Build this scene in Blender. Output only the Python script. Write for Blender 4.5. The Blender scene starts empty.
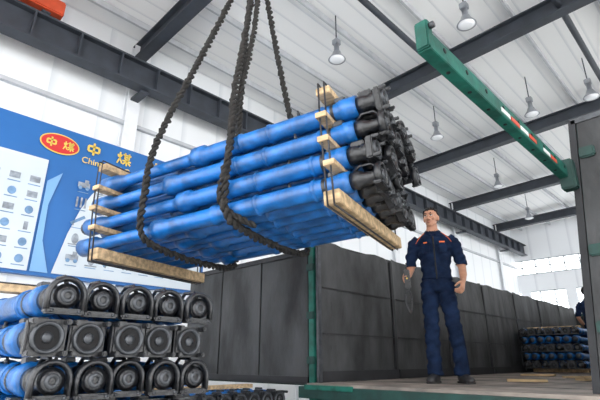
import bpy, bmesh, math, random
from mathutils import Vector, Matrix, Euler
random.seed(4)
S=bpy.context.scene
COL=S.collection
try:
    S.view_settings.view_transform='Standard'
except Exception: pass
rad=math.radians
# ---------------------------------------------------------------- materials
def mat(name,col,rough=.6,metal=0,var=0.0,scale=6,bump=0,bscale=30,col2=None,spec=.5,stretch=(1,1,1)):
    m=bpy.data.materials.new(name); m.use_nodes=True
    nt=m.node_tree; b=nt.nodes['Principled BSDF']
    b.inputs['Base Color'].default_value=(*col,1)
    b.inputs['Roughness'].default_value=rough
    b.inputs['Metallic'].default_value=metal
    b.inputs['Specular IOR Level'].default_value=spec
    tc=nt.nodes.new('ShaderNodeTexCoord'); mp=nt.nodes.new('ShaderNodeMapping')
    mp.inputs['Scale'].default_value=stretch
    nt.links.new(tc.outputs['Object'],mp.inputs['Vector'])
    if var>0 or col2:
        n=nt.nodes.new('ShaderNodeTexNoise'); n.inputs['Scale'].default_value=scale; n.inputs['Detail'].default_value=6
        nt.links.new(mp.outputs['Vector'],n.inputs['Vector'])
        r=nt.nodes.new('ShaderNodeValToRGB')
        c2=col2 if col2 else tuple(c*(1-var) for c in col)
        c1=col if col2 else tuple(min(1,c*(1+var*.6)) for c in col)
        r.color_ramp.elements[0].position=.38; r.color_ramp.elements[1].position=.64
        r.color_ramp.elements[0].color=(*c2,1); r.color_ramp.elements[1].color=(*c1,1)
        nt.links.new(n.outputs['Fac'],r.inputs['Fac']); nt.links.new(r.outputs['Color'],b.inputs['Base Color'])
    if bump>0:
        n2=nt.nodes.new('ShaderNodeTexNoise'); n2.inputs['Scale'].default_value=bscale; n2.inputs['Detail'].default_value=4
        nt.links.new(mp.outputs['Vector'],n2.inputs['Vector'])
        bp=nt.nodes.new('ShaderNodeBump'); bp.inputs['Strength'].default_value=bump; bp.inputs['Distance'].default_value=.02
        nt.links.new(n2.outputs['Fac'],bp.inputs['Height']); nt.links.new(bp.outputs['Normal'],b.inputs['Normal'])
    return m
def ribbed(name,col,col2,axis,period,rough=.6):
    """sheet metal cladding: repeating ribs with a seam line"""
    m=mat(name,col,rough); nt=m.node_tree; b=nt.nodes['Principled BSDF']
    tc=nt.nodes.new('ShaderNodeTexCoord'); sp=nt.nodes.new('ShaderNodeSeparateXYZ')
    nt.links.new(tc.outputs['Object'],sp.inputs['Vector'])
    d=nt.nodes.new('ShaderNodeMath'); d.operation='DIVIDE'; d.inputs[1].default_value=period
    nt.links.new(sp.outputs[axis],d.inputs[0])
    f=nt.nodes.new('ShaderNodeMath'); f.operation='FRACT'; nt.links.new(d.outputs[0],f.inputs[0])
    r=nt.nodes.new('ShaderNodeValToRGB'); e=r.color_ramp.elements
    e[0].position=0; e[0].color=(*col2,1); e[1].position=.16; e[1].color=(*col,1)
    nt.links.new(f.outputs[0],r.inputs['Fac'])
    nt.links.new(r.outputs['Color'],b.inputs['Base Color'])
    bp=nt.nodes.new('ShaderNodeBump'); bp.inputs['Strength'].default_value=.5; bp.inputs['Distance'].default_value=.02
    nt.links.new(r.outputs['Color'],bp.inputs['Height']); nt.links.new(bp.outputs['Normal'],b.inputs['Normal'])
    return m
M={}
M['wall']=ribbed('wall_cladding_white',(.84,.86,.88),(.70,.73,.76),'Y',.9)
M['far']=ribbed('far_cladding',(.84,.86,.89),(.70,.72,.76),'X',.9)
M['roof']=ribbed('roof_sheet',(.90,.905,.91),(.70,.72,.75),'X',.38)
M['steel']=mat('beam_dark_steel',(.036,.043,.056),.6,0,.2,4)
M['purlin']=mat('purlin_grey',(.52,.54,.57),.6,0,.1,4)
M['column']=mat('column_white',(.78,.80,.83),.6,0,.06,3)
M['floor']=mat('floor_concrete',(.70,.69,.66),.7,0,.15,1.2,.1,20)
M['frame']=mat('window_frame',(.5,.55,.58),.5,0,.05)
M['orange']=mat('crane_orange',(.62,.085,.03),.45,0,.1)
M['blue']=mat('prop_blue_paint',(.008,.125,.40),.28,0,.42,9,.12,60,spec=.6)
M['black']=mat('prop_head_black',(.011,.012,.015),.32,0,.4,14,.25,50,spec=.6)
M['bore']=mat('bore_dark',(.004,.004,.005),.8,0,.1)
M['castgrey']=mat('cast_grey',(.055,.06,.068),.35,.3,.3,18)
M['wood']=mat('timber_batten',(.56,.40,.23),.75,0,.35,5,.2,40,stretch=(1,6,6))
M['rope']=mat('sling_black',(.022,.02,.018),.8,0,.5,60,.6,160)
M['wire']=mat('strap_wire',(.04,.04,.045),.5,.4,.2)
M['green']=mat('truck_green_paint',(.008,.105,.078),.5,0,.4,9,.1,40,spec=.35)
M['dkgreen']=mat('truck_green_dark',(.006,.04,.033),.6,0,.3,9)
M['rubber']=mat('rubber_mat',(.046,.048,.050),.7,0,.6,2.6,.9,9,stretch=(1,1,.45),spec=.4)
M['rubedge']=mat('rubber_mat_edge',(.016,.017,.02),.7,0,.3,4)
M['bed']=mat('truck_bed_steel',(.33,.28,.24),.6,0,.4,3,.2,24,col2=(.15,.13,.115))
M['red']=mat('reflector_red',(.65,.06,.03),.35,0,.1)
M['white']=mat('reflector_white',(.75,.75,.73),.35,0,.05)
M['tyre']=mat('tyre_rubber',(.02,.02,.02),.8,0,.2,12,.2)
M['bannerblue']=mat('banner_blue',(.016,.14,.43),.5,0,.08,.8)
M['bannerlight']=mat('banner_lightblue',(.20,.42,.72),.5,0,.08,.8)
M['poster']=mat('poster_white',(.62,.69,.75),.5,0,.05,1)
M['posterink']=mat('poster_ink_blue',(.16,.30,.50),.5,0,.25,8)
M['postergrey']=mat('poster_ink_grey',(.30,.34,.39),.5,0,.35,10)
M['gold']=mat('sign_gold',(.85,.62,.12),.45,0,.05)
M['signred']=mat('sign_red',(.62,.03,.03),.45,0,.05)
M['navy']=mat('workwear_navy',(.007,.016,.043),.95,0,.35,9,.6,22,spec=.15)
M['orangetrim']=mat('workwear_orange_trim',(.70,.14,.03),.8,0,.1)
M['skin']=mat('skin',(.43,.22,.14),.5,0,.1,20,.05,90,spec=.35)
M['hair']=mat('hair_black',(.010,.008,.008),.6,0,.3,60,.5,140,spec=.3)
M['lip']=mat('lips',(.33,.11,.08),.5)
M['eyew']=mat('eye_white',(.6,.58,.54),.3)
M['shoe']=mat('shoe_black',(.02,.02,.022),.5,0,.2,20)
M['lampm']=mat('lamp_aluminium',(.35,.37,.40),.3,.6,.1)
M['lampg']=mat('lamp_glass',(.8,.82,.85),.2)
M['card']=mat('cardboard',(.5,.36,.2),.8,0,.2)
# ---------------------------------------------------------------- mesh builder
class MB:
    def __init__(s): s.bm=bmesh.new(); s.mats=[]
    def mi(s,m):
        if m not in s.mats: s.mats.append(m)
        return s.mats.index(m)
    def _add(s,verts,faces,m,T=None,smooth=False):
        k=s.mi(m); vs=[s.bm.verts.new((T@Vector(v)) if T else Vector(v)) for v in verts]
        for f in faces:
            try:
                F=s.bm.faces.new([vs[i] for i in f]); F.material_index=k; F.smooth=smooth
            except ValueError: pass
        return vs
    def box(s,c,d,m,T=None,bev=0,R=None):
        b=bmesh.new(); bmesh.ops.create_cube(b,size=1)
        for v in b.verts: v.co=Vector((v.co.x*d[0],v.co.y*d[1],v.co.z*d[2]))
        if bev>0: bmesh.ops.bevel(b,geom=b.edges[:],offset=bev,segments=2,affect='EDGES')
        b.verts.index_update()
        V=[((R@v.co) if R else v.co)+Vector(c) for v in b.verts]
        F=[[v.index for v in f.verts] for f in b.faces]; b.free()
        s._add(V,F,m,T)
    def quadbox(s,pts,th,m):
        n=len(pts); V=[Vector(p) for p in pts]+[Vector(p)+Vector(th) for p in pts]
        F=[list(range(n))[::-1],list(range(n,2*n))]+[[i,(i+1)%n,n+(i+1)%n,n+i] for i in range(n)]
        s._add(V,F,m)
    def rev(s,prof,m,T=None,seg=18,cap=True,smooth=True):
        V=[];F=[]
        for x,r in prof:
            for i in range(seg):
                a=2*math.pi*i/seg; V.append((x,r*math.cos(a),r*math.sin(a)))
        for j in range(len(prof)-1):
            for i in range(seg):
                F.append([j*seg+i,j*seg+(i+1)%seg,(j+1)*seg+(i+1)%seg,(j+1)*seg+i])
        if cap: F.append(list(range(seg))[::-1]); F.append([(len(prof)-1)*seg+i for i in range(seg)])
        s._add(V,F,m,T,smooth)
    def cyl(s,p,q,r,m,seg=12,r2=None):
        p=Vector(p);q=Vector(q); s.tube([p,q],[r,r if r2 is None else r2],m,seg,smooth=True)
    def tube(s,pts,rr,m,seg=12,smooth=True,ref=None,T=None):
        pts=[Vector(p) for p in pts]; n=len(pts)
        if not isinstance(rr,(list,tuple)): rr=[rr]*n
        V=[];F=[];prev=None
        for i,p in enumerate(pts):
            t=(pts[min(i+1,n-1)]-pts[max(i-1,0)]).normalized()
            if prev is None:
                a=Vector(ref) if ref else (Vector((1,0,0)) if abs(t.x)<.9 else Vector((0,1,0)))
            else: a=prev
            a=(a-t*a.dot(t)).normalized(); prev=a; b=t.cross(a)
            r=rr[i]; rx,ry=(r if isinstance(r,(list,tuple)) else (r,r))
            for k in range(seg):
                w=2*math.pi*k/seg; V.append(p+a*rx*math.cos(w)+b*ry*math.sin(w))
        for j in range(n-1):
            for i in range(seg):
                F.append([j*seg+i,j*seg+(i+1)%seg,(j+1)*seg+(i+1)%seg,(j+1)*seg+i])
        F.append(list(range(seg))[::-1]); F.append([(n-1)*seg+i for i in range(seg)])
        s._add(V,F,m,T,smooth)
    def ell(s,c,r,m,T=None,sub=3,R=None):
        b=bmesh.new(); bmesh.ops.create_icosphere(b,subdivisions=sub,radius=1)
        b.verts.index_update()
        V=[]
        for v in b.verts:
            q=Vector((v.co.x*r[0],v.co.y*r[1],v.co.z*r[2]))
            if R: q=R@q
            V.append(q+Vector(c))
        F=[[v.index for v in f.verts] for f in b.faces]; b.free(); s._add(V,F,m,T,True)
    def mesh(s,name):
        bmesh.ops.recalc_face_normals(s.bm,faces=s.bm.faces[:])
        me=bpy.data.meshes.new(name); s.bm.to_mesh(me); s.bm.free()
        for k in s.mats: me.materials.append(M[k])
        return me
    def obj(s,name,parent=None,T=None):
        o=bpy.data.objects.new(name,s.mesh(name)); COL.objects.link(o)
        if parent: o.parent=parent
        if T is not None: o.matrix_local=T
        return o
def empty(name,T=None):
    o=bpy.data.objects.new(name,None); COL.objects.link(o); o.empty_display_size=.2
    if T is not None: o.matrix_world=T
    return o
def inst(name,me,parent,T):
    o=bpy.data.objects.new(name,me); COL.objects.link(o); o.parent=parent; o.matrix_local=T; return o
def crom(pts,n=8):
    P=[Vector(p) for p in pts]; out=[]
    for i in range(len(P)-1):
        a=P[max(i-1,0)];b=P[i];c=P[i+1];d=P[min(i+2,len(P)-1)]
        for k in range(n):
            t=k/n; out.append(.5*((2*b)+(c-a)*t+(2*a-5*b+4*c-d)*t*t+(3*b-a-3*c+d)*t**3))
    out.append(P[-1]); return out
# ---------------------------------------------------------------- hall
XL,XR,Y0,Y1=-8.0,14.0,-6.0,24.0
def zr(x): return 7.75+.03*(x-XL)
b=MB(); b.box((0,0,0),(XR-XL+12,Y1-Y0+12,.2),'floor'); b.obj('floor',None,Matrix.Translation(((XL+XR)/2+6,(Y0+Y1)/2-5.8,-.1)))
b=MB(); b.box((0,0,0),(.2,Y1-Y0,8.0),'wall'); b.obj('wall_left',None,Matrix.Translation((XL-.1,(Y0+Y1)/2,4.0)))
b=MB(); b.quadbox([(XL-.2,Y0,zr(XL)+.15),(XR,Y0,zr(XR)+.15),(XR,Y1+.2,zr(XR)+.15),(XL-.2,Y1+.2,zr(XL)+.15)],(0,0,.12),'roof'); b.obj('ceiling')
b=MB()
x=XL+.6
while x<XR:
    b.box((x,(Y0+Y1)/2,zr(x)+.08),(.05,Y1-Y0,.13),'purlin'); x+=1.35
b.obj('trim_1')
root=empty('roof_rafters')
RY=[-1.4,3.3,8.2,12.7,17.3,21.8]
for i,y in enumerate(RY):
    b=MB()
    for dz,w,h in ((-.04,.24,.03),(-.36,.24,.03),(-.20,.05,.32)):
        b.quadbox([(XL,y-w/2,zr(XL)+dz-h/2),(XR,y-w/2,zr(XR)+dz-h/2),(XR,y-w/2,zr(XR)+dz+h/2),(XL,y-w/2,zr(XL)+dz+h/2)],(0,w,0),'steel')
    b.obj('rafter_%d'%i,root)
b=MB()
for X in (-3.7,-1.2,3.0):
    b.cyl((X,Y0,zr(X)-.22),(X,Y1,zr(X)-.22),.06,'steel')
b.obj('tie_tubes',root)
root=empty('steel_columns')
for i,y in enumerate(RY):
    b=MB()
    b.box((XL+.01,y,3.85),(.02,.26,7.7),'column'); b.box((XL+.14,y,3.85),(.02,.26,7.7),'column'); b.box((XL+.075,y,3.85),(.13,.03,7.7),'column')
    b.box((XL+.36,y,6.41),(.44,.16,.05),'steel')
    b.obj('column_%d'%i,root)
b=MB(); xc=XL+.55
for dz,w,h in ((.0,.28,.04),(-.5,.28,.04),(-.25,.04,.5)): b.box((xc,(Y0+Y1)/2,6.98+dz),(w,Y1-Y0-.1,h),'steel')
y=Y0+.5
while y<Y1-.3:
    b.box((xc+.07,y,6.73),(.14,.03,.46),'steel'); y+=.75
b.box((xc,(Y0+Y1)/2,7.03),(.07,Y1-Y0-.1,.07),'steel')
b.obj('crane_runway_beam')
b=MB(); b.box((XL+.06,(Y0+Y1)/2,5.9),(.08,Y1-Y0-.1,.07),'purlin'); b.box((XL+.06,(Y0+Y1)/2,7.35),(.08,Y1-Y0-.1,.07),'purlin'); b.obj('trim_2')
b=MB()
def fw(z0,z1): b.box(((XL+XR)/2,Y1+.1,(z0+z1)/2),(XR-XL,.2,z1-z0),'far')
fw(0,3.5); fw(4.7,5.5); fw(6.25,8.5)
for k in range(12):
    xx=XL+.3+k*2.0
    b.box((xx,Y1+.1,4.1),(.45,.2,1.2),'far')
b.obj('wall_far')
for n,(z0,z1) in enumerate(((3.5,4.7),(5.5,6.25))):
    b=MB(); x=XL+.3
    while x<XR:
        b.box((x,Y1+.05,(z0+z1)/2),(.05,.08,z1-z0),'frame'); x+=.65
    for z in (z0+.03,z1-.03,(z0+z1)/2): b.box(((XL+XR)/2,Y1+.05,z),(XR-XL,.08,.05),'frame')
    b.obj('window_%d'%(n+1))
def lamp():
    b=MB()
    T=Matrix.Rotation(rad(90),4,'Y')
    b.rev([(-.34,.05),(-.1,.05),(-.08,.07),(0,.10),(.07,.15),(.10,.17),(.10,.155),(.06,.13)],'lampm',T,20)
    b.rev([(.06,.13),(.10,.145),(.13,.10),(.14,.02)],'lampg',T,20)
    b.cyl((0,0,.34),(0,0,.95),.012,'steel',8)
    b.box((0,0,.3),(.13,.13,.12),'lampm',bev=.01)
    return b.mesh('high_bay_lamp')
lm=lamp()
for k,(x,y) in enumerate([(-4.55,5.7),(-2.36,6.6),(-2.6,10.6),(-5.0,14.6),(-1.4,10.8),(-4.75,10.0),(-5.5,19),(-1.0,15.5),(-6.0,-1.0),(3,3)]):
    o=bpy.data.objects.new('high_bay_lamp',lm); COL.objects.link(o); o.location=(x,y,zr(x)-.80)
cr=empty('bridge_crane')
b=MB()
b.box((xc,.55,7.26),(.28,2.2,.28),'orange',bev=.02)
for y in (-.3,1.4): b.rev([(-.06,.08),(.06,.08)],'steel',Matrix.Translation((xc,y,7.155)),16)
b.box(((xc+13)/2,.75,7.28),(13-xc,.4,.45),'orange',bev=.02)
b.box((13,.55,7.2),(.28,2.2,.28),'orange',bev=.02)
b.box((-2.64,1.3,7.1),(.6,1.6,.12),'orange'); b.box((-2.64,2.1,6.9),(.5,.5,.5),'steel',bev=.03)
for dx in (-.07,.07): b.cyl((-2.64+dx,2.1,6.8),(-2.64+dx,2.1,5.75),.01,'wire',8)
b.box((-2.64,2.1,5.65),(.26,.14,.3),'orange',bev=.03)
b.tube(crom([(-2.64,2.1,5.52),(-2.64,2.1,5.4),(-2.56,2.1,5.3),(-2.64,2.1,5.2),(-2.73,2.1,5.28)],6),.03,'steel',10)
b.box((13.1,.55,3.55),(.3,.3,7.1),'column')
b.obj('crane_body',cr)
# ---------------------------------------------------------------- banner on left wall
bn=empty('company_banner')
XW=XL+.15
def card(name,y0,y1,z0,z1,m,off): 
    b=MB(); b.box((XW+off,(y0+y1)/2,(z0+z1)/2),(.012,y1-y0,z1-z0),m); return b.obj(name,bn)
b=MB(); b.box((XW-.06,2.1,4.035),(.14,6.2,2.57),'bannerblue'); b.obj('backing',bn)
def poly(name,pts,m,off):
    b=MB(); b.quadbox([(XW+off,y,z) for y,z in pts],(.006,0,0),m); return b.obj(name,bn)
card('poster_left',-.9,2.0,2.8,4.66,'poster',.032)
pts=[(5.1,2.8),(5.1,4.6)]
for k in range(0,17):
    t=k/16; pts.append((4.6-2.25*t,4.66+.03*math.sin(t*3)-1.86*t**7))
poly('poster_right',pts,'poster',.032)
poly('swoosh',[(2.04,2.8),(2.04,4.3),(2.25,4.5),(2.12,3.9),(2.14,3.3),(2.3,2.8)],'bannerlight',.030)
def stroke(b,y0,z0,y1,z1,w,m,off=.045):
    p=Vector((0,y0,z0));q=Vector((0,y1,z1));d=(q-p).normalized();n=Vector((0,-d.z,d.y))*w/2
    b.quadbox([(XW+off,*(p+n)[1:]),(XW+off,*(q+n)[1:]),(XW+off,*(q-n)[1:]),(XW+off,*(p-n)[1:])],(.006,0,0),m)
def zhong(b,y,z,s,w,m,off=.045):
    for l in ((-.4,.2,.4,.2),(-.4,-.2,.4,-.2),(-.4,.2,-.4,-.2),(.4,.2,.4,-.2),(0,.5,0,-.5)):
        stroke(b,y+l[0]*s,z+l[1]*s,y+l[2]*s,z+l[3]*s,w,m,off)
def mei(b,y,z,s,w,m,off=.045):
    for l in ((-.33,.45,-.33,0),(-.33,0,-.5,-.45),(-.33,0,-.15,-.4),(-.48,.25,-.42,.05),(-.2,.28,-.27,.1),
              (-.1,.32,.5,.32),(.05,.48,.05,0),(.35,.48,.35,0),(.05,.16,.35,.16),(.05,0,.35,0),(-.12,-.14,.52,-.14),(.2,0,.2,-.5),(.18,-.16,-.08,-.42),(.22,-.16,.5,-.42)):
        stroke(b,y+l[0]*s,z+l[1]*s,y+l[2]*s,z+l[3]*s,w,m,off)
b=MB()
def oval(b,y,z,ry,rz,m,off): b.quadbox([(XW+off,y+ry*math.cos(a*math.pi/16),z+rz*math.sin(a*math.pi/16)) for a in range(32)],(.006,0,0),m)
oval(b,2.12,5.0,.32,.18,'gold',.034); oval(b,2.12,5.0,.30,.16,'signred',.041)
zhong(b,1.98,5.0,.17,.026,'gold',.05); mei(b,2.26,5.0,.17,.02,'gold',.05)
b.obj('logo',bn)
b=MB(); zhong(b,2.68,5.09,.24,.036,'gold'); mei(b,3.25,5.09,.26,.028,'gold'); zhong(b,3.9,5.09,.24,.036,'gold')
b.obj('title_characters',bn)
def text(body,y,z,size,m,off=.05):
    c=bpy.data.curves.new('lettering','FONT'); c.body=body; c.size=size; c.extrude=.003; c.materials.append(M[m])
    o=bpy.data.objects.new('lettering',c); COL.objects.link(o); o.parent=bn
    o.location=(XW+off,y,z); o.rotation_euler=(rad(90),0,rad(90))
text('China Coal Group',2.5,4.79,.16,'gold')
b=MB()
for r in range(6):
    for c in range(10):
        y=-.75+c*.29; z=4.27-r*.26
        if y>1.9: continue
        k=random.choice([0,1,2])
        if k==0: b.box((XW+.042,y,z),(.006,.15,.10),'postergrey')
        elif k==1: oval(b,y,z,.06,.065,'posterink',.04); 
        else: b.box((XW+.042,y,z),(.006,.06,.13),'postergrey')
        b.box((XW+.042,y,z-.10),(.006,.18,.014),'posterink')
for r in range(5):
    for c in range(8):
        y=2.62+c*.32; z=4.38-r*.32
        if y>5: continue
        k=(r*3+c)%4
        if k==0:
            b.box((XW+.042,y,z),(.006,.20,.09),'postergrey'); b.box((XW+.042,y+.04,z+.07),(.006,.07,.06),'postergrey')
            for q in (-.06,.06): oval(b,y+q,z-.055,.032,.032,'posterink',.045)
        elif k==1: oval(b,y,z,.055,.09,'postergrey',.04); stroke(b,y-.1,z-.1,y+.1,z-.1,.02,'postergrey',.04)
        elif k==2: stroke(b,y-.11,z-.07,y+.1,z+.08,.05,'posterink',.04); stroke(b,y-.07,z-.04,y-.07,z-.1,.02,'postergrey',.04)
        else:
            for q in (-.07,0,.07): stroke(b,y+q,z-.09,y+q,z+.09,.03,'postergrey',.04)
        b.box((XW+.042,y,z-.135),(.006,.18,.012),'posterink')
b.obj('poster_pictures',bn)
text('中国中煤集团',.35,4.45,.15,'bannerblue',.052)
# ---------------------------------------------------------------- hydraulic props
def prop(kind):
    b=MB()
    if kind=='P':
        prof=[(-.185,.050),(-.185,.070),(-.30,.072),(-.31,.066),(-.34,.060),(-1.45,.060),(-1.46,.076),(-1.56,.076),(-1.58,.056),(-1.62,.046),(-2.34,.046),(-2.42,.066),(-2.58,.070),(-2.60,.055)]
    else:
        prof=[(-.185,.050),(-.185,.066),(-.26,.070),(-.27,.062),(-.30,.060),(-1.18,.060),(-1.20,.071),(-1.23,.071),(-1.25,.060),(-1.66,.060),(-1.72,.077),(-1.78,.077),(-1.80,.055),(-1.84,.046),(-2.40,.046),(-2.44,.068),(-2.60,.070)]
    b.rev(prof,'blue',None,20)
    b.rev([(-2.60,.05),(-2.63,.05)],'black',None,14)
    for x in (-.42,-.85,-1.1): b.rev([(x,.0615),(x-.008,.0685),(x-.022,.0685),(x-.030,.0615)],'blue',None,20,cap=False)
    b.rev([(-.345,.061),(-.349,.0625),(-.365,.0625),(-.369,.061)],'black',None,20,cap=False)
    b.box((-.30,0,.072),(.07,.04,.03),'castgrey',bev=.004)
    b.rev([(0,.012),(.02,.012),(.02,.007),(.035,.007)],'castgrey',Matrix.Translation((-.62,0,.058))@Matrix.Rotation(rad(-90),4,'Y'),8)
    if kind=='P':
        b.rev([(-.19,.055),(-.14,.058),(-.11,.05),(-.07,.06),(-.05,.066)],'black',None,18)
        b.box((-.03,0,0),(.045,.146,.14),'black',bev=.008)
        b.rev([(-.01,.062),(.006,.062),(.010,.056),(.006,.047),(-.008,.045)],'castgrey',None,24,cap=False)
        b.rev([(-.004,.046),(-.003,.001)],'bore',None,24,cap=False)
        b.rev([(-.004,.022),(.006,.02),(.007,.005)],'castgrey',None,14)
        for sy in (-1,1):
            for sz in (-1,1):
                b.box((.012,sy*.062,sz*.059),(.05,.020,.020),'black',bev=.004)
        b.box((-.12,.0,.06),(.09,.05,.04),'black',bev=.006)
    else:
        b.rev([(-.19,.052),(-.13,.056),(-.10,.04),(-.03,.036),(.0,.050),(.012,.048)],'black',None,18)
        pts=[(0.0,-.066,-.055),(0.0,-.068,.0)]+[(0.0,-.068*math.cos(a*math.pi/10),.068*math.sin(a*math.pi/10)) for a in range(1,10)]+[(0.0,.068,.0),(0.0,.066,-.055)]
        b.tube(pts,[(.024,.011)]*len(pts),'black',8,ref=(1,0,0))
        b.box((-.005,0,-.06),(.05,.145,.022),'black',bev=.006)
        b.rev([(.012,.047),(.016,.03),(.018,.002)],'black',None,16)
        b.rev([(.014,.030),(.026,.026),(.026,.014),(.018,.012)],'castgrey',None,16,cap=False)
        for q in (-.05,.05): b.rev([(.018,.007),(.026,.007)],'castgrey',Matrix.Translation((0,q,-.06)),8)
        b.box((-.12,.050,.0),(.1,.035,.05),'black',bev=.006)
        b.tube([(-.17,.0,.05),(-.13,0,.085),(-.05,0,.082),(-.02,0,.05)],.009,'black',8)
    return b.mesh('hydraulic_prop_'+kind)
PP,PH=prop('P'),prop('H')
def stack(root,rows,cols,py,pz,z0,phase=0,jit=.015,xo=0,shift=0):
    for i in range(rows):
        for j in range(cols):
            k='P' if (i+phase)%2==0 else 'H'
            T=Matrix.Translation((xo+random.uniform(-jit,jit),j*py+(shift if k=='H' else 0),z0+i*pz))
            inst('prop_%d_%d'%(i,j),PP if k=='P' else PH,root,T)
O=Vector((-1.53,1.86,2.40)); lx=Vector((.957,.283,.062)).normalized(); lz0=Vector((0,0,1)); ly=lz0.cross(lx).normalized(); lz=lx.cross(ly)
BT=Matrix(((lx.x,ly.x,lz.x,O.x),(lx.y,ly.y,lz.y,O.y),(lx.z,ly.z,lz.z,O.z),(0,0,0,1)))
bd=empty('suspended_prop_bundle',BT)
NC=7
for i in range(4):
    for j in range(NC):
        k=(i+j)%2
        T=Matrix.Translation((.262+.022*i-(.022*max(0,j-1) if i<2 else .010*j)+random.uniform(-.03,.03),.07+j*.152,.07+i*.160))@Matrix.Rotation(random.choice([0,0,.4,-.4,1.57]),4,'X')@Matrix.Diagonal((.945-.012*i,1,1,1))
        inst('prop_%d_%d'%(i,j),PP if k else PH,bd,T)
b=MB()
W=NC*.152
for X in (0.0,-1.92):
    b.box((X,W/2+.02,-.045),(.10,1.22,.085),'wood',bev=.004)
    for i in range(1,4):
        b.box((X+random.uniform(-.02,.02),W/2-.03,-.01+i*.160),(.07,W+.14,.034),'wood',bev=.002)
    b.box((X,W/2,4*.160+.015),(.09,W+.12,.05),'wood',bev=.003)
b.obj('timber_battens',bd)
b=MB()
for X in (.0,-1.92,):
    for dx in (-.02,.02):
        pts=[(X+dx,-.075,-.1),(X+dx,-.085,.35),(X+dx,-.075,.70),(X+dx,W/2,.70),(X+dx,W+.07,.70),(X+dx,W+.08,.3),(X+dx,W+.07,-.1),(X+dx,W/2,-.1),(X+dx,-.075,-.1)]
        b.tube(pts,.006,'wire',6)
b.obj('steel_straps',bd)
Ainv=BT.inverted(); AP=Ainv@Vector((-2.64,2.1,5.25))
def braid(b,pts,R=.015,r=.015,turn=60):
    P=crom(pts,14); L=[0]
    for i in range(1,len(P)): L.append(L[-1]+(P[i]-P[i-1]).length)
    n=int(L[-1]/.02); Q=[]
    j=0
    for k in range(n+1):
        s=L[-1]*k/n
        while j<len(L)-2 and L[j+1]<s: j+=1
        t=(s-L[j])/max(1e-6,(L[j+1]-L[j])); Q.append(P[j].lerp(P[j+1],t))
    for ph in (0,math.pi):
        out=[];a=Vector((1,0,0))
        for i,q in enumerate(Q):
            t=(Q[min(i+1,n)]-Q[max(i-1,0)]).normalized(); a=(a-t*a.dot(t))
            if a.length<1e-3: a=Vector((0,1,0))-t*t.y
            a.normalize(); c=t.cross(a); w=ph+i*.02*turn
            out.append(q+a*R*math.cos(w)+c*R*math.sin(w)+Vector((random.uniform(-1,1),random.uniform(-1,1),random.uniform(-1,1)))*.004)
        b.tube(out,[r*random.uniform(.75,1.25) for _ in out],'rope',7)
b=MB()
for X,ax in ((-.72,.03),(-1.45,-.03)):
    a=AP+Vector((ax,0,0))
    mid=lambda t,y,z:(a.x+(X-a.x)*t, a.y+(y-a.y)*t, a.z+(z-a.z)*t)
    f=[a,mid(.5,-.02,.62),mid(.85,-.03,.65),(X+.02,-.03,.60),(X,-.045,.35),(X-.02,-.04,.05),(X-.0,.10,-.045),(X+.03,W/2,-.085),(X+.02,W-.12,-.05),(X,W+.01,.05),(X,W+.03,.4),mid(.9,W+.0,.66),mid(.5,W-.05,.62),a]
    braid(b,f)
a=AP
braid(b,[AP+Vector((.05,0,0)),(AP.x+.12,AP.y-.24,1.8),(-.74,.05,.72),(-.70,-.05,.45),(-.76,-.06,.1),(-.62,.12,-.05)],.013,.013,60)
b.obj('rope_slings',bd)
st=empty('hydraulic_prop_stack',Matrix.Translation((-1.95,.62,-.065)))
stack(st,11,5,.157,.157,.235,phase=1,xo=0,shift=.03,jit=.03)
b=MB()
for X in (-.55,-2.1):
    b.box((X,.31,.115),(.12,.95,.10),'wood',bev=.005)
    b.box((X,.31,1.885),(.09,.85,.035),'wood',bev=.003)
    for dx in (-.02,.02):
        b.tube([(X+dx,-.09,.07),(X+dx,-.1,1),(X+dx,-.09,1.91),(X+dx,.31,1.91),(X+dx,.75,1.91),(X+dx,.76,1),(X+dx,.75,.07)],.007,'wire',6)
b.obj('timber_and_straps',st)
st2=empty('hydraulic_prop_stack',Matrix.Translation((-3.25,2.15,0)))
stack(st2,7,7,.157,.157,.225,phase=0)
b=MB()
for X in (-.6,-2.1): b.box((X,.47,.075),(.12,1.2,.15),'wood',bev=.005); b.box((X,.47,1.255),(.1,1.2,.035),'wood',bev=.003)
b.obj('timber_battens',st2)
T=Matrix.Translation((-2.92,8.6,1.30))@Matrix.Rotation(rad(-90),4,'Z')@Matrix.Scale(.85,4)
st3=empty('hydraulic_prop_stack',T)
for i in range(5):
    for j in range(7):
        if i%2: Tm=Matrix.Translation((-2.6,j*.157,.15+i*.157))@Matrix.Rotation(math.pi,4,'Z')
        else: Tm=Matrix.Translation((0,j*.157,.15+i*.157))
        inst('prop_%d_%d'%(i,j),PP if (i+j)%2 else PH,st3,Tm)
b=MB()
for X in (-.4,-2.1):
    b.box((X,.47,.045),(.12,1.0,.07),'wood',bev=.005); b.box((X,.47,.865),(.1,1.0,.04),'wood',bev=.003)
b.obj('timber_battens',st3)
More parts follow.
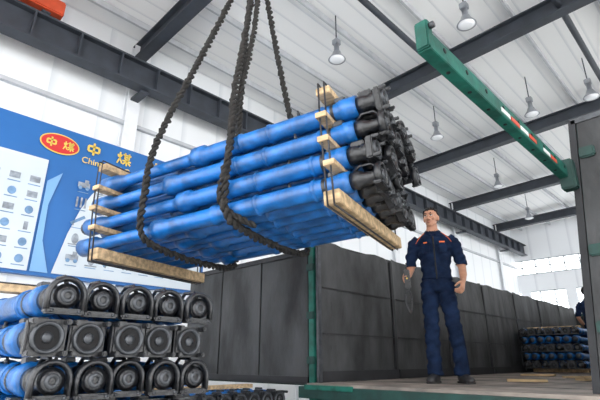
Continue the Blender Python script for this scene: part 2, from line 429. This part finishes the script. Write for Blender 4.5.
# ---------------------------------------------------------------- truck
tr=empty('flatbed_truck')
XA,XB,YA,YB,ZB=-3.1,-.72,3.42,12.9,1.3
YR=YA-.14
b=MB()
b.box(((XA+XB)/2,(YR+YB)/2,ZB-.02),(XB-XA,YB-YR,.04),'bed')
y=YA+.6
while y<YB: b.box(((XA+XB)/2,y,ZB+.0),(XB-XA-.02,.03,.004),'rubedge'); y+=.9
for X in (XA-.03,XB+.03): b.box((X,(YA+YB)/2,ZB-.09),(.08,YB-YA,.2),'green')
b.box(((XA+XB)/2,YR-.02,ZB-.075),(XB-XA+.12,.06,.10),'dkgreen')
b.box((XA+.3,YR-.055,ZB-.03),(.55,.02,.04),'green')
for X in (-2.4,-1.4): b.box((X,(YA+YB)/2+.5,ZB-.3),(.12,YB-YA+1.2,.3),'dkgreen')
y=YA+.4
while y<YB: b.box(((XA+XB)/2,y,ZB-.14),(XB-XA-.1,.08,.12),'dkgreen'); y+=1.0
b.obj('bed',tr)
b=MB(); H=1.35
b.box((XA-.03,(YA+YB)/2,ZB+H/2),(.04,YB-YA,H),'dkgreen')
b.box((XA-.02,(YA+YB)/2,ZB+H+.02),(.06,YB-YA,.03),'rubedge')
n=7; L=(YB-YA)/n
for i in range(n):
    y0=YA+i*L
    nx,nz=14,8; V=[];F=[]
    for a in range(nx+1):
        for c in range(nz+1):
            V.append((XA+.012+.02*abs(math.sin(a*1.1+i))*math.sin(c/nz*math.pi)+.008*((a+i)%2),y0+.03+(L-.06)*a/nx,ZB+.01+(H+.02+.022*math.sin(a*.7+i*2))*c/nz))
    for a in range(nx):
        for c in range(nz):
            q=a*(nz+1)+c; F.append([q,q+nz+1,q+nz+2,q+1])
    b._add(V,F,'rubber',None,True)
    b.box((XA+.02,y0,ZB+H/2),(.035,.04,H),'rubedge')
    b.box((XA+.035,y0+L/2,ZB+.05),(.03,L-.06,.1),'rubedge')
    for z in (.45,.9): b.box((XA+.045,y0+L/2,ZB+z),(.008,L-.1,.012),'rubedge')
b.obj('side_wall_far',tr)
b=MB()
b.box((XA-.02,YA-.02,ZB+.62),(.075,.07,1.55),'green',bev=.006)
b.box((XA+.055,YA-.02,ZB+.62),(.035,.05,1.38),'castgrey',bev=.004)
for z in (.2,.62,1.1): b.box((XA-.02,YA-.06,ZB+z),(.09,.04,.07),'dkgreen',bev=.006)
b.obj('corner_post',tr)
b=MB()
b.box(((XA+XB)/2,YB,ZB+.6),(XB-XA,.06,1.25),'rubber'); b.box(((XA+XB)/2,YB,ZB+1.24),(XB-XA,.09,.06),'dkgreen')
b.box((XB,(YA+.9+YB)/2,ZB+H/2),(.05,YB-YA-.9,H),'rubber'); b.box((XB,(YA+.9+YB)/2,ZB+H),(.08,YB-YA-.9,.05),'green')
b.obj('headboard',tr)
b=MB()
X0,X1g,YG=-5.4,XA-.08,YA+.02
b.box(((X0+X1g)/2,YG,ZB+.62),(X1g-X0,.05,1.3),'dkgreen')
for k in range(3):
    w=(X1g-X0)/3; b.box((X0+w*(k+.5),YG-.035,ZB+.62),(w-.02,.02,1.28),'rubber',bev=.004)
b.box(((X0+X1g)/2,YG-.04,ZB+.02),(X1g-X0,.05,.06),'rubedge'); b.box(((X0+X1g)/2,YG-.03,ZB+1.28),(X1g-X0,.07,.05),'rubedge')
b.obj('gate_left',tr)
b=MB()
yy=YA+.12
b.quadbox([(-.80,yy,ZB-.02),(.75,yy,ZB-.02),(.85,yy,3.2),(-.60,yy,3.17)],(0,.05,0),'dkgreen')
b.quadbox([(-.78,yy-.02,ZB+.0),(.74,yy-.02,ZB+.0),(.84,yy-.02,3.17),(-.585,yy-.02,3.14)],(0,.018,0),'rubber')
b.quadbox([(-.62,yy-.03,3.14),(.86,yy-.03,3.17),(.86,yy-.03,3.21),(-.62,yy-.03,3.18)],(0,.09,0),'castgrey')
b.quadbox([(-.83,yy-.03,ZB-.02),(-.785,yy-.03,ZB-.02),(-.59,yy-.03,3.17),(-.635,yy-.03,3.17)],(0,.09,0),'rubedge')
for z in (1.7,2.2,2.9): b.box((-.72+(z-1.3)*.1,yy,z),(.1,.1,.08),'dkgreen',bev=.01)
b.obj('gate_right',tr)
b=MB()
xr,z0=-.72,2.77
for c,d in (((xr,2.5,z0+.042),(.055,2.02,.010)),((xr,2.5,z0-.042),(.055,2.02,.010)),((xr+.025,2.5,z0),(.010,2.02,.085))):
    b.box(c,d,'green')
b.box((xr-.025,2.5,z0-.03),(.010,2.02,.025),'green')
for k in range(9):
    y=1.62+k*.22
    b.rev([(-.001,.013),(.002,.013)],'bore',Matrix.Translation((xr+.030,y,z0+.01)),14)
    b.rev([(-.001,.010),(.002,.010)],'bore',Matrix.Translation((xr,y+.08,z0-.048))@Matrix.Rotation(rad(90),4,'Y'),12)
for k,(y,m) in enumerate(((2.30,'white'),(2.44,'red'),(2.58,'white'),(2.72,'red'),(2.98,'white'),(3.12,'red'))):
    b.box((xr+.032,y,z0-.015),(.004,.12,.026),m)
b.box((xr,1.50,z0+.03),(.06,.05,.14),'green',bev=.006); b.rev([(0,.015),(.02,.015)],'castgrey',Matrix.Translation((xr+.03,1.50,z0+.07)),10)
b.box((xr+.02,3.48,z0-.02),(.10,.10,.22),'dkgreen',bev=.01)
b.obj('top_rail',tr)
b=MB()
for y in (4.7,5.9,7.1,14.0):
    b.cyl((XA+.3,y,.5),(XB-.3,y,.5),.07,'dkgreen')
    for X in (XA+.22,XB-.22):
        b.rev([(-.16,.3),(-.16,.46),(-.12,.5),(.12,.5),(.16,.46),(.16,.3)],'tyre',Matrix.Translation((X,y,.5)),28)
        b.rev([(-.17,.28),(-.1,.24),(.1,.24),(.17,.28)],'castgrey',Matrix.Translation((X,y,.5)),20)
    for X in (-2.4,-1.4): b.box((X,y,.85),(.1,.6,.3),'dkgreen')
b.obj('wheels',tr)
b=MB()
b.box(((XA+XB)/2,14.1,1.55),(2.3,1.9,1.7),'green',bev=.12); b.box(((XA+XB)/2,15.06,1.9),(2.0,.04,.7),'bore'); 
for X in (XA+.03,XB-.03): b.box((X,14.3,1.9),(.06,.8,.5),'bore')
b.obj('cab',tr)
b=MB()
for (x,y,w,l,a) in ((-1.7,4.9,.35,.2,.4),(-1.3,5.6,.3,.12,1.0),(-2.2,6.8,.4,.25,.2),(-1.5,6.4,.6,.08,.7)):
    b.box((x,y,ZB+.016),(w,l,.02),'card',R=Matrix.Rotation(a,3,'Z'))
b.obj('cardboard_scraps')
# ---------------------------------------------------------------- worker
def remesh(b,name,vox,sm=4,it_f=.5):
    me=b.mesh(name+'_src'); o=bpy.data.objects.new(name+'_src',me); COL.objects.link(o)
    r=o.modifiers.new('r','REMESH'); r.mode='VOXEL'; r.voxel_size=vox
    s=o.modifiers.new('s','SMOOTH'); s.iterations=sm; s.factor=it_f
    bpy.context.view_layer.update()
    dg=bpy.context.evaluated_depsgraph_get()
    me2=bpy.data.meshes.new_from_object(o.evaluated_get(dg)); me2.name=name
    bpy.data.objects.remove(o)
    me2.materials.clear()
    for p in me2.polygons: p.use_smooth=True
    return me2
def body():
    b=MB()
    tz=[(.84,.135,.105),(.92,.148,.112),(1.00,.142,.105),(1.06,.142,.102),(1.16,.155,.108),(1.28,.172,.114),(1.36,.172,.108),(1.41,.148,.09),(1.45,.085,.068),(1.50,.056,.058),(1.56,.054,.056)]
    b.tube([(0,.01 if z<1.3 else .012,z) for z,_,_ in tz],[(x,y) for _,x,y in tz],'navy',28,ref=(1,0,0))
    for s,fx,fy in ((-1,-.100,-.03),(1,.140,.02)):
        b.tube(crom([(s*.075,.01,.93),(s*.085,.005,.78),((s*.085+fx)/2,-.015,.52),(fx,fy+.01,.28),(fx,fy+.015,.07)],4),[(r,r*1.05) for r in [.088,.09,.089,.086,.083,.08,.077,.074,.072,.070,.069,.068,.067,.067,.068,.071,.074]],'navy',20,ref=(1,0,0))
    AR=[(-.145,.01,1.385),(-.195,.012,1.345),(-.232,.02,1.22),(-.248,.03,1.11)]
    b.tube(AR,[.060,.062,.058,.056],'navy',16)
    b.tube([(-.23,.02,1.24),(-.250,.025,1.09),(-.275,-.06,1.02),(-.300,-.17,.975)],[.040,.041,.039,.026],'navy',14)
    AL=[(.145,.01,1.385),(.195,.012,1.345),(.232,.03,1.22),(.250,.04,1.11)]
    b.tube(AL,[.060,.062,.058,.056],'navy',16)
    b.tube([(.23,.035,1.24),(.252,.04,1.09),(.250,-.04,1.00),(.238,-.125,.915)],[.040,.041,.039,.026],'navy',14)
    me=remesh(b,'body',.0095,4)
    me.materials.append(M['navy']); me.materials.append(M['skin'])
    for p in me.polygons:
        c=p.center; sk=0
        if c.z>1.462 and abs(c.x)<.09: sk=1
        if abs(c.x)>.186 and c.z<1.108 and c.z>.84: sk=1
        if abs(c.x)>.186 and c.z<1.13 and c.y<-.04: sk=1
        p.material_index=sk
    for v in me.vertices:
        c=v.co
        if c.z<1.40:
            w=.0055*math.sin(c.z*46+c.x*22+2*math.sin(c.x*17))+.0035*math.sin(c.z*90-c.x*40)
            if (abs(c.x)>.186 and c.z<1.11): w=0
            v.co+=v.normal*w
    return me
def shoes():
    b=MB()
    for fx,fy,a in ((-.108,-.03,-.25),(.150,.02,.35)):
        T=Matrix.Translation((fx,fy,0))@Matrix.Rotation(a,4,'Z')
        b.tube([(0,.085,.04),(0,.06,.045),(0,.0,.05),(0,-.06,.042),(0,-.12,.034),(0,-.165,.028),(0,-.185,.02)],[(.02,.03),(.038,.042),(.042,.048),(.043,.04),(.047,.032),(.036,.024),(.012,.012)],'shoe',16,ref=(1,0,0),T=T)
        b.tube([(0,.02,.05),(0,.02,.11)],[.045,.045],'shoe',16,T=T)
        b.box((0,-.045,.008),(.088,.24,.016),'shoe',T=T,bev=.006)
    return b.mesh('shoes')
HT=Matrix.Translation((0,.0,1.51))@Matrix.Rotation(rad(-16),4,'Z')@Matrix.Rotation(rad(2),4,'X')@Matrix.Translation((0,0,-1.51))
def head():
    b=MB()
    b.ell((0,.012,1.632),(.072,.094,.090),'skin')
    b.ell((0,-.018,1.575),(.055,.068,.068),'skin')
    b.ell((0,-.05,1.535),(.030,.030,.024),'skin')
    b.ell((0,-.055,1.62),(.052,.034,.045),'skin')
    b.tube([(0,.015,1.46),(0,.01,1.56)],[.052,.05],'skin',16)
    b.tube([(0,-.083,1.632),(0,-.098,1.605),(0,-.108,1.588),(0,-.095,1.578)],[.008,.010,.015,.012],'skin',10)
    for s in (-1,1):
        b.ell((s*.015,-.093,1.584),(.009,.011,.008),'skin')
        b.ell((s*.074,.012,1.605),(.010,.018,.030),'skin')
        b.ell((s*.04,-.06,1.595),(.020,.022,.018),'skin')
        b.ell((s*.028,-.083,1.643),(.020,.010,.007),'skin')
    b.ell((0,-.083,1.553),(.022,.012,.009),'skin')
    me=remesh(b,'head',.0042,3,.5); me.materials.append(M['skin'])
    me.transform(HT); return me
def face():
    b=MB()
    for s in (-1,1):
        b.ell((s*.029,-.082,1.622),(.014,.010,.0065),'eyew',HT,2)
        b.ell((s*.029,-.0895,1.622),(.0062,.004,.006),'hair',HT,2)
        b.tube([(s*.012,-.0905,1.642),(s*.030,-.0925,1.648),(s*.048,-.078,1.641)],[.003,.0042,.0025],'hair',8,T=HT)
        b.tube([(s*.014,-.0905,1.627),(s*.030,-.0935,1.630),(s*.045,-.08,1.625)],[.0018,.0025,.0018],'hair',8,T=HT)
    b.tube([(-.023,-.083,1.551),(-.01,-.0935,1.5535),(0,-.0955,1.552),(.01,-.0935,1.5535),(.023,-.083,1.551)],[.002,.0045,.005,.0045,.002],'lip',8,T=HT)
    return b.mesh('face_features')
def hair():
    bm=bmesh.new(); bmesh.ops.create_icosphere(bm,subdivisions=5,radius=1)
    dele=[]
    for v in bm.verts:
        d=v.co.copy(); 
        jag=.007*math.sin(d.x*25)+.005*math.sin(d.x*61)
        v.co=Vector((d.x*.079,d.y*.100+.012,d.z*.096+1.638))
        # hairline: high on the forehead, temples in front of the ears, low at the nape
        if v.co.y<-.045: hl=1.682+jag
        elif v.co.y<.0: hl=1.640+.042*((-v.co.y)/.045)+jag
        elif v.co.y<.035: hl=1.625
        elif v.co.y<.05: hl=1.60
        else: hl=1.56
        if v.co.z<hl: dele.append(v)
        else: v.co+=d*random.uniform(-.001,.003)+d*.006*math.sin(d.x*18+d.y*9)
    bmesh.ops.delete(bm,geom=dele,context='VERTS')
    bmesh.ops.solidify(bm,geom=bm.faces[:],thickness=.008)
    for f in bm.faces: f.smooth=True
    bm.transform(HT)
    me=bpy.data.meshes.new('hair'); bm.to_mesh(me); bm.free(); me.materials.append(M['hair']); return me
def hand(name,T,side,curl,thumb=.6):
    b=MB()
    b.ell((0,0,.045),(.040,.017,.050),'skin'); b.ell((0,0,.07),(.041,.0145,.028),'skin'); b.tube([(0,0,-.035),(0,0,.03)],[(.026,.020),(.032,.018)],'skin',12,ref=(1,0,0))
    for k,(x,l,r) in enumerate(((.030,.072,.0088),(.010,.080,.0092),(-.010,.074,.0088),(-.029,.058,.0078))):
        p=Vector((x*side,0,.082)); a=0; P=[Vector((x*side*.8,0,.05)),p]
        for s,f in ((.45,1.0),(.30,1.15),(.25,.8)):
            a+=curl*f*(1+.08*k); p=p+Vector((x*side*.10*s,-math.sin(a)*l*s,math.cos(a)*l*s)); P.append(p)
        b.tube(P,[r*1.05,r*1.05,r,r*.92,r*.75],'skin',10,ref=(1,0,0)); b.ell(P[-1],(r*.75,r*.75,r*.75),'skin',sub=2)
    P=[Vector((side*.022,0,.018)),Vector((side*.046,-.012,.040)),Vector((side*.056,-.012-.02*thumb,.066)),Vector((side*.052,-.018-.04*thumb,.088))]
    b.tube(P,[.014,.012,.0105,.008],'skin',10); b.ell(P[-1],(.008,.008,.008),'skin',sub=2)
    me=remesh(b,name,.0034,2,.4); me.materials.append(M['skin']); me.transform(T); return me
def frame(o,z,ymin):
    z=Vector(z).normalized(); y=Vector(ymin); y=(y-z*y.dot(z)).normalized(); x=y.cross(z)
    return Matrix(((x.x,y.x,z.x,o[0]),(x.y,y.y,z.y,o[1]),(x.z,y.z,z.z,o[2]),(0,0,0,1)))
def details():
    b=MB()
    for s in (-1,1):
        b.tube([(0,.072,1.475),(s*.05,.055,1.475),(s*.074,.0,1.465),(s*.055,-.055,1.445),(s*.018,-.085,1.405)],[(.006,.018),(.006,.02),(.006,.021),(.006,.02),(.004,.012)],'navy',8,ref=(s,0,.3))
    b.tube([(0,-.102,1.39),(0,-.110,1.3),(0,-.103,1.16),(0,-.096,1.06),(0,-.104,.96)],[(.008,.004)]*5,'bore',6,ref=(1,0,0))
    for s in (-1,1):
        b.box((s*.080,-.104,1.27),(.085,.012,.10),'navy',bev=.004,R=Matrix.Rotation(s*.25,3,'Z'))
        b.box((s*.080,-.111,1.312),(.09,.010,.022),'navy',bev=.003,R=Matrix.Rotation(s*.25,3,'Z'))
        b.tube([(s*.085,-.045,1.443),(s*.112,-.066,1.413),(s*.145,-.082,1.373),(s*.175,-.070,1.33)],[.0035]*4,'orangetrim',6)
    b.box((.083,-.1175,1.325),(.055,.004,.014),'orangetrim',R=Matrix.Rotation(.25,3,'Z'))
    b.box((-.08,-.1170,1.325),(.035,.004,.014),'orangetrim',R=Matrix.Rotation(-.25,3,'Z'))
    ring=[(.148*math.cos(a*math.pi/14),.01+.111*math.sin(a*math.pi/14),.975) for a in range(29)]
    b.tube(ring,[(.005,.016)]*29,'navy',6,ref=(1,0,0))
    for s,pp in ((-1,(-.248,.03,1.11)),(1,(.250,.04,1.11))):
        r=[(pp[0]+.053*math.cos(a*math.pi/8),pp[1]+.053*math.sin(a*math.pi/8),pp[2]+.005) for a in range(17)]
        b.tube(r,[(.005,.009)]*17,'navy',6,ref=(1,0,0))
    return b.mesh('clothing_details')
RH=frame((-.303,-.182,.970),(-.05,-.92,-.34),(-1.0,.05,-.1))
LH=frame((.236,-.137,.905),(-.18,-.60,-.75),(1.0,-.3,0.1))
def thumbside(T,want):
    x=Vector((T[0][0],T[1][0],T[2][0])); return 1 if x.dot(Vector(want))>0 else -1
def remote():
    b=MB()
    c=RH@Vector((0,-.032,.085)); 
    b.box((0,0,0),(.055,.05,.18),'black',T=Matrix.Translation(c)@Matrix.Rotation(.25,4,'X'),bev=.008)
    for k in range(3): b.rev([(0,.008),(.006,.008)],'signred' if k==0 else 'gold',Matrix.Translation(c+Vector((0,-.02-.01*k,.06-.03*k)))@Matrix.Rotation(rad(90),4,'Z'),10)
    b.cyl(c+Vector((0,-.02,.08)),c+Vector((0,-.028,.15)),.005,'black',8)
    b.tube(crom([c+Vector((0,.02,-.08)),c+Vector((.03,.0,-.2)),c+Vector((.01,.0,-.32)),c+Vector((-.03,.0,-.2)),c+Vector((-.0,.02,-.08))],5),.006,'black',6)
    return b.mesh('remote_control')
pm={'body':body(),'shoes':shoes(),'head':head(),'face':face(),'hair':hair(),'clothing':details(),
    'hand_right':hand('hand_right',RH,thumbside(RH,(0,0,1)),.85,1.2),'hand_left':hand('hand_left',LH,thumbside(LH,(0,-1,.6)),.55,.8),'remote_control':remote()}
def person(name,loc,rz,sc=1,skip=()):
    T=Matrix.Translation(loc)@Matrix.Rotation(rad(rz),4,'Z')@Matrix.Scale(sc,4)
    e=empty(name,T)
    for k,me in pm.items():
        if k in skip: continue
        inst(k,me,e,Matrix.Identity(4))
person('worker',(-2.14,4.15,ZB+.001),44.2-17,.985)
person('worker',(-2.42,11.35,ZB+.001),44.2+120,.98,('remote_control',))
# ---------------------------------------------------------------- light
w=bpy.data.worlds.new('World'); S.world=w; w.use_nodes=True
bg=w.node_tree.nodes['Background']; bg.inputs[0].default_value=(.97,.985,1,1); bg.inputs[1].default_value=4.7
# ---------------------------------------------------------------- camera
cd=bpy.data.cameras.new('camera'); cam=bpy.data.objects.new('camera',cd); COL.objects.link(cam)
cam.location=(0,0,1.5); cam.rotation_euler=(rad(90+19.6),0,rad(44.2)); cd.lens=27; cd.sensor_width=36; cd.clip_start=.05
S.camera=cam
